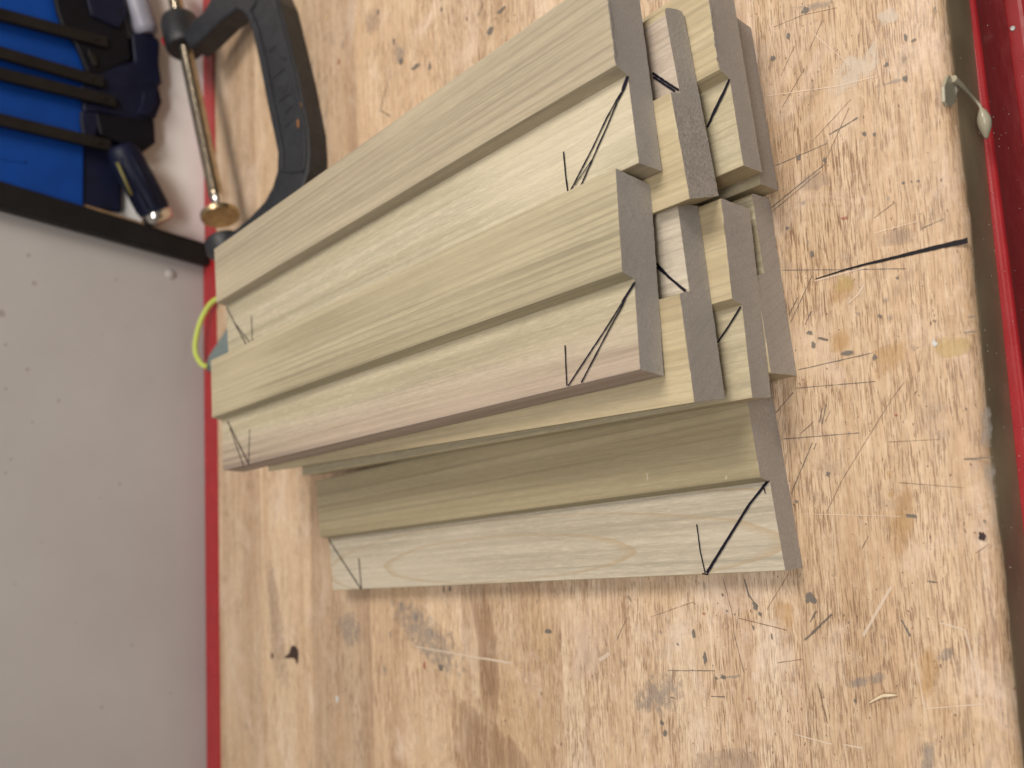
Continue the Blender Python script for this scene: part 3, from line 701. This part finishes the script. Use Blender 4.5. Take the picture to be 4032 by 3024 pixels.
PEN = {
 'A1': [([(2475, 301), (2455, 359)], 1.25), ([(2457, 355), (2432, 393), (2392, 465), (2339, 578), (2255, 741), (2240, 770)], .5), ([(2457, 359), (2432, 406), (2392, 502), (2362, 568), (2336, 628), (2290, 733)], .5),
        ([(2333, 631), (2266, 731)], .3), ([(2222, 598), (2231, 698), (2240, 762)], .5),
        ([(896, 1212), (925, 1271), (972, 1357)], .55), ([(925, 1271), (990, 1353)], .5), ([(992, 1245), (996, 1345)], .5)],
 'B1': [([(2503, 1112), (2453, 1191)], .8), ([(2466, 1173), (2381, 1307), (2337, 1372), (2240, 1520)], .48), ([(2466, 1177), (2453, 1206), (2395, 1310), (2359, 1379), (2292, 1507)], .48),
        ([(2228, 1359), (2231, 1430), (2235, 1519)], .42), ([(898, 1658), (984, 1831)], .6), ([(908, 1685), (963, 1840)], .45), ([(985, 1690), (981, 1817)], .45)],
 'C': [([(3030, 1890), (2954, 1985), (2787, 2256)], .75), ([(3020, 1897), (2944, 1995), (2784, 2252)], .4), ([(2746, 2064), (2760, 2172), (2779, 2255)], .42), ([(3005, 1908), (3012, 1925), (3016, 1943)], .35),
       ([(1296, 2124), (1424, 2320)], .6), ([(1415, 2198), (1425, 2319)], .55), ([(2768, 2258), (2792, 2262)], .5)],
 'A2': [([(2572, 289), (2638, 333), (2676, 357)], .7), ([(2575, 305), (2618, 333), (2662, 362)], .6)],
 'A3': [([(2875, 313), (2855, 362), (2787, 503)], .8), ([(2869, 328), (2812, 443), (2790, 498)], .7)],
 'B2': [([(2588, 1037), (2636, 1091), (2703, 1146)], .7), ([(2590, 1052), (2700, 1147)], .55)],
 'B3': [([(2920, 1208), (2864, 1297), (2826, 1352)], .6)],
}
for n, L in PEN.items():
    for pts, wd in L: ribbon(pts, wd * 1.22, M_INK, 'pen_line', boards[n], z=lift() - .05, jit=.10, fadeends=False, conv=on_board(n))
for n, pts in (('A1', [(2397, 2), (2408, 90), (2418, 190), (2424, 246)]), ('A3', [(2796, 4), (2806, 90), (2820, 190), (2829, 262)])):
    ribbon(pts, .42, M_DENT, 'scorched_edge', boards[n], z=.08, jit=.6, fadeends=False, conv=on_board(n, 'high'))
# pale scuffs on the shaded board
for pts, wd in [([(2548, 1855), (2552, 1900)], .5), ([(2862, 1872), (2858, 1888)], .7), ([(2555, 1545), (2548, 1600)], .4)]:
    ribbon(pts, wd, M_PALE, 'scuff', boards['C'], z=.1, conv=on_board('C', 'high'))

# ------------------------------------------------------------------ C-clamp lying behind the boards
def fitplane(q):
    P = np.array([bz(x, y, z) for x, y, z in q]); A = np.c_[P[:, 0], P[:, 1], np.ones(len(P))]
    k, *_ = np.linalg.lstsq(A, P[:, 2], rcond=None); n = np.array([-k[0], -k[1], 1.0]); n /= np.linalg.norm(n)
    return np.array([0, 0, k[2]]), n
cp0, cn = fitplane([(1045, 100, 20), (1150, 600, 20), (700, 150, 42), (850, 780, 36)])
def cl(x, y, off=0.0):
    P0 = EX * cp0[0] + EY * cp0[1] + EZ * cp0[2]; N = EX * cn[0] + EY * cn[1] + EZ * cn[2]
    return toB(onplane(x, y, P0 + N * off, N))
clamp = empty('c_clamp', 'black cast iron C-clamp with threaded steel screw lying behind the boards', 'clamp', rotz=BA)
outer = [(846, -40), (930, -150), (1040, -120), (1099, 0), (1135, 145), (1175, 307), (1193, 398), (1215, 506), (1218, 600), (1212, 675), (1188, 745), (1140, 810), (1075, 880), (1000, 950), (930, 1010), (880, 1050)]
inner = [(850, 975), (890, 925), (935, 895), (983, 853), (1040, 793), (1071, 736), (1089, 675), (1091, 600), (1052, 416), (1016, 231), (990, 119), (969, 65), (950, 45), (925, 36), (889, 65), (867, 80), (802, 145), (745, 195), (720, 140), (755, 83), (802, 43)]
fr = [cl(*p) for p in outer + inner]
link('frame', bev(prism(fr, -cn, 17.5), 1.6, 3, 25), M_CAST, clamp)
# raised border ribs of the web, and the cast strokes of its lettering
def rib(pts, wd, h=1.1, name='rib'):
    P = [cl(*p) for p in pts]; L, R = [], []
    for i, p in enumerate(P):
        d = P[min(i + 1, len(P) - 1)] - P[max(i - 1, 0)]; d /= np.linalg.norm(d); s = np.cross(cn, d); L.append(p + s * wd / 2); R.append(p - s * wd / 2)
    poly = [p - cn * .3 for p in L + R[::-1]]
    link(name, bev(prism(poly, cn, h + .3), min(.45, wd * .25), 2, 40), M_CAST, clamp)
rib([(985, 45), (1016, 119), (1043, 231), (1078, 416), (1112, 590), (1112, 672)], 3.0)
rib([(1085, 0), (1120, 145), (1160, 307), (1178, 398), (1200, 506), (1203, 600), (1198, 668)], 2.6)
rib([(1112, 672), (1155, 676), (1198, 668)], 2.4)
rib([(985, 45), (1005, 10), (1012, -40)], 3.0)
for s in [[(1077, 306), (1120, 268)], [(1096, 340), (1120, 362), (1136, 310)], [(1098, 400), (1142, 367), (1168, 388)], [(1058, 205), (1085, 180)], [(1118, 450), (1150, 415)], [(1100, 225), (1128, 232)], [(1120, 500), (1155, 468)]]:
    rib(s, 1.3, .6, 'cast_lettering')
link('rust_spot', blob(1180, 425, 4, 3, M_RUST, 'tmp', clamp, conv=lambda p: cl(*p, .15), z=0).data, None, clamp)
bpy.data.objects.remove(bpy.data.objects['tmp'])
link('rust_spot', blob(1172, 485, 3, 2, M_RUST, 'tmp', clamp, conv=lambda p: cl(*p, .15), z=0).data, None, clamp)
bpy.data.objects.remove(bpy.data.objects['tmp'])
# screw
sa_, sb_ = cl(672, -90, -9), cl(852, 775, -9)
ax = (sb_ - sa_) / np.linalg.norm(sb_ - sa_); LN = np.linalg.norm(sb_ - sa_)
def along(t): return sa_ + ax * t
nth = int(LN / 3.5); prof = []
for k in range(nth):
    prof += [(k / nth, 4.3), ((k + .35) / nth, 5.7), ((k + .6) / nth, 5.7)]
prof.append((1, 4.6))
link('screw', lathe(sa_, sb_, prof, 28), M_STEEL, clamp)
tip = sb_ + ax * 10
link('screw_ball', lathe(sb_ - ax * .2, tip, [(0, 4.6), (.15, 5.0), (.45, 4.2), (.7, 3.2), (1, 4.6)], 28), M_CHROME, clamp)
link('swivel_pad', lathe(tip - ax * .5, tip + ax * 9, [(0, 4.6), (.12, 7.0), (.35, 9.0), (.55, 13.2), (.62, 14.2), (.92, 14.2), (1, 13.6)], 40), M_BRASSY, clamp)
# threaded boss
bc = along(0) + ax * float(((cl(703, 150, -9) - sa_) @ ax))
link('boss', lathe(bc - ax * 15, bc + ax * 17, [(0, 12.5), (.06, 14.6), (.2, 15.5), (.8, 15.5), (.94, 14.8), (1, 13.2)], 36), M_CAST, clamp)
side = np.cross(cn, ax); side /= np.linalg.norm(side)
if side[1] < 0: side = -side
capc = bc + side * 14.2 + cn * 3 - ax * 1
link('boss_cap', lathe(capc, capc + side * 3.0, [(0, 6.0), (.8, 6.0), (1, 5.2)], 28), M_RED, clamp)
# anvil at the other jaw
an = tip + ax * 33
link('anvil', lathe(an - ax * 4, an + ax * 13, [(0, 13.5), (.1, 15.0), (.55, 15.0), (1, 9.0)], 36), M_CAST, clamp)

# ------------------------------------------------------------------ wall side: panel, post, bin, bar clamps
def wy(x, y, d=0.0): return by(x, y, WALL - d)
pw0 = wy(790, 1010)[0]
pv = [wy(805, 1000, 4), wy(-60, 745, 4)]
pv = [np.array([pv[0][0], WALL - 4, -30]), np.array([pv[1][0], WALL - 4, pv[1][2]]), np.array([pv[1][0], WALL - 4, 420]), np.array([720, WALL - 4, 420]), np.array([720, WALL - 4, -30])]
panel.data = prism(pv, (0, 1, 0), 3.9); panel.data.materials.append(M_PANEL)
post = empty('wall_post', 'black straight bar leaning on the grey wall behind the clamp', 'bar', rotz=BA)
a0, a1, b0, b1 = wy(840, 966, 16), wy(-260, 632, 16), wy(840, 1045, 16), wy(-260, 742, 16)
link('bar', bev(prism([a0, a1, b1, b0], (0, 1, 0), 11.6), .8, 2), M_BLACKP, post)
link('wood_strip', prism([wy(570, 878, 9), wy(230, 772, 9), wy(230, 792, 9), wy(570, 895, 9)], (0, 1, 0), 4.7), M_TAN, post)
# blue bin hung on the wall
bin_ = empty('storage_bin', 'blue plastic bin on the wall behind the hanging bar clamps', 'bin', rotz=BA)
zb = wy(330, 700, 11)[2]
x0 = wy(330, 808, 11)[0] - 6
link('bin_front', box(x0, 420, WALL - 11, WALL - 8.5, zb, zb + 170, 1.2), M_BLUE, bin_)
link('bin_shell', box(x0 + 1, 419, WALL - 8.3, WALL - 4.3, zb + 3, zb + 168, 1.2), M_BLUE, bin_)
link('shaded_bin_base', box(x0 + 6, x0 + 66, WALL - 9, WALL - 4.3, wy(480, 800, 9)[2], zb + 2, 2.0), M_NAVY, bin_)  # navy colour stands in for shade on the blue bin's recessed base
for xx in (x0 + 30, x0 + 105): link('bin_rib', box(xx, xx + 3, WALL - 11.8, WALL - 11.1, zb + 40, zb + 165, .4), M_BLUE, bin_)
# bar clamps
def poly_part(pts, d, depth, name, mat, par, b=2.0):
    return link(name, bev(prism([wy(x, y, d) for x, y in pts], (0, 1, 0), depth), b, 3, 25), mat, par)
def bar(par, p0, p1, d=21, wd=9.0):
    q0, q1 = wy(*p0, d), wy(*p1, d); dd = (q1 - q0) / np.linalg.norm(q1 - q0); q0 = q0 - dd * 90; s = np.cross(dd, [0, 1, 0])
    link('bar', bev(prism([q0 - s * wd / 2, q1 - s * wd / 2, q1 + s * wd / 2, q0 + s * wd / 2], (0, 1, 0), 5), .6, 2), M_BARST, par)
    e = q1 - dd * 9
    link('stop_pin', lathe(e + np.array([0, -1.0, 0]), e + np.array([0, 5.8, 0]), [(0, 1.6), (.1, 2.0), (.9, 2.0), (1, 1.6)], 16), M_BARST, par)
LB = ['hanging bar clamp with the uppermost black bar and bulky dark jaw', 'hanging bar clamp with the second black bar from the photo top', 'hanging bar clamp with the third black bar, pale grey pad beside its jaw',
      'hanging bar clamp with navy grip handle, yellow stripe and chrome end']
bcs = [empty('bar_clamp', LB[k], 'clamp', rotz=BA, group='bar clamps hanging on the wall') for k in range(4)]
bar(bcs[0], (0, 52), (425, 165)); bar(bcs[1], (0, 203), (410, 322)); bar(bcs[2], (0, 287), (458, 400)); bar(bcs[3], (0, 468), (438, 572))
poly_part([(205, -60), (225, 40), (250, 110), (300, 175), (345, 285), (395, 290), (520, 235), (505, 120), (470, -60)], 18, 6.5, 'jaw', M_BLKPL, bcs[0])
poly_part([(330, -60), (360, 60), (470, 110), (505, 60), (480, -60)], 20.5, 2.6, 'jaw_grip', M_NAVY, bcs[0])
poly_part([(345, 190), (350, 215), (372, 260), (388, 255), (375, 215)], 20.5, 2.3, 'lever', M_BARST, bcs[0], .6)
poly_part([(395, 265), (530, 240), (520, 130), (590, 120), (632, 160), (628, 250), (640, 330), (560, 350), (400, 352), (330, 300)], 17, 12, 'jaw', M_NAVY, bcs[1])
poly_part([(320, 330), (470, 325), (625, 335), (640, 400), (615, 465), (540, 470), (400, 440), (330, 440)], 16.5, 11.5, 'jaw', M_NAVY, bcs[2])
poly_part([(565, 360), (615, 350), (620, 400), (590, 455), (540, 450), (560, 400)], 19, 2.6, 'jaw_pad', M_NAVY, bcs[2], 1.0)
poly_part([(375, 440), (610, 470), (615, 560), (560, 600), (395, 530)], 15.8, 11, 'jaw', M_BLKPL, bcs[3])
poly_part([(318, 430), (405, 440), (380, 540), (335, 560), (318, 480)], 15, 6, 'trigger', M_NAVY, bcs[3])
h0, h1 = wy(470, 575, 22), wy(612, 838, 17.5)
ha = (h1 - h0) / np.linalg.norm(h1 - h0)
link('handle', lathe(h0, h1, [(0, 8.5), (.04, 11.0), (.12, 12.6), (.3, 13.0), (.55, 12.0), (.8, 12.0), (.95, 12.6), (1, 12.0)], 40), M_NAVY, bcs[3])
for k in range(10):
    a = k / 10 * 6.283; hh = np.cross(ha, [0, 0, 1.0]); hh /= np.linalg.norm(hh); h2 = np.cross(ha, hh); off = (hh * math.cos(a) + h2 * math.sin(a)) * 11.9
    link('handle_flute', tube([h0 + ha * 9 + off, (h0 + h1) / 2 + off, h1 - ha * 4 + off], 1.3, 8), M_NAVY, bcs[3])
link('handle_cap', lathe(h1 - ha * .3, h1 + ha * 9, [(0, 12.2), (.1, 12.6), (.6, 12.4), (.88, 11.0), (1, 8.5)], 40), M_CHROME, bcs[3])
s0, s1 = wy(462, 640, 33), wy(518, 768, 31)
link('yellow_stripe', tube([s0, (s0 + s1) / 2, s1], 1.2, 8), M_YSTR, bcs[3])
tubeo = link('plastic_tube', lathe(wy(500, -120, 14.6), wy(580, 135, 14.6), [(0, 10), (.9, 10), (.96, 9.2), (1, 7)], 32), M_LILAC, None, None, BA)
tag(tubeo, 'pale lilac grey plastic tube beside the dark clamp jaws', 'tube')

# ------------------------------------------------------------------ cord loop on the back rim
loop = empty('cord_loop', 'yellow green cord loop with grey strap end over the red rim', 'cord', rotz=BA)
sp = [bz(905, 1270, 8), bz(925, 1390, 4), bz(862, 1440, 3), bz(818, 1464, 3.4), bz(806, 1450, 4.5), bz(822, 1400, 6), bz(872, 1325, 8)]
link('strap', bev(prism(sp, (0, 0, -1), 2.2), .5, 2), M_STRAP, loop)
cpnts = [by(815, 1445, 505), by(792, 1432, 508), by(771, 1392, 511), by(770, 1345, 511), by(783, 1285, 509), by(805, 1232, 505), by(835, 1190, 496), by(885, 1160, 480)]
link('cord', tube(catmull(cpnts, 8), 2.0, 12), M_CORD, loop)
# ------------------------------------------------------------------ loose sliver on the bench
sl = [bz(3418, 2770, .6), bz(3470, 2742, .9), bz(3500, 2738, 1.4), bz(3533, 2737, .7)]
o = link('wood_sliver', tube(catmull(sl, 6), [.15 + .45 * math.sin(math.pi * i / 18) for i in range(19)], 6), M_SLIV, None, None, BA)
tag(o, 'tiny pale wood sliver lying on the bench near the bottom right', 'sliver')
# specks on the wall paint
for x, y, r in [(112, 1006, 3.5), (135, 1115, 4.5), (457, 1100, 2.6), (6, 1235, 7), (22, 1357, 3), (108, 1455, 3), (231, 1578, 3), (127, 1661, 2.6), (43, 1809, 2.4), (22, 1863, 2.4), (470, 1907, 3.4), (397, 1961, 2.4),
                (22, 1531, 2.4), (163, 2134, 2), (672, 2730, 2.2), (400, 2785, 2.6), (495, 1286, 2), (402, 1316, 2), (520, 2540, 2.4), (60, 2300, 1.8), (300, 2450, 1.5), (600, 1500, 1.4)]:
    c = by(x, y, WALL)
    K = 14; rs = np.random.default_rng(int(x * 3 + y)); V = [c + [0, -.12, 0]]; fd = [1.0]
    for f, q in ((.5, .6), (0, 1)):
        for k in range(K):
            a = k / K * 6.283; rr_ = r * .45 * q * rs.uniform(.75, 1.2); V.append(c + np.array([rr_ * math.cos(a), -.12, rr_ * math.sin(a)])); fd.append(f)
    F = [(0, 1 + k, 1 + (k + 1) % K) for k in range(K)] + [(1 + k, 1 + K + k, 1 + K + (k + 1) % K, 1 + (k + 1) % K) for k in range(K)]
    me = bpy.data.meshes.new('speck'); me.from_pydata([tuple(v * MM) for v in V], [], F); fade_attr(me, fd)
    link('speck', me, M_SPECK, wall)
bl = by(673, 1078, WALL - 1)
link('paint_blister', lathe(bl + [0, .9, 0], bl + [0, -1.0, 0], [(0, 4.5), (.3, 4.2), (.7, 3.0), (1, 1.0)], 20), M_WALL, wall)
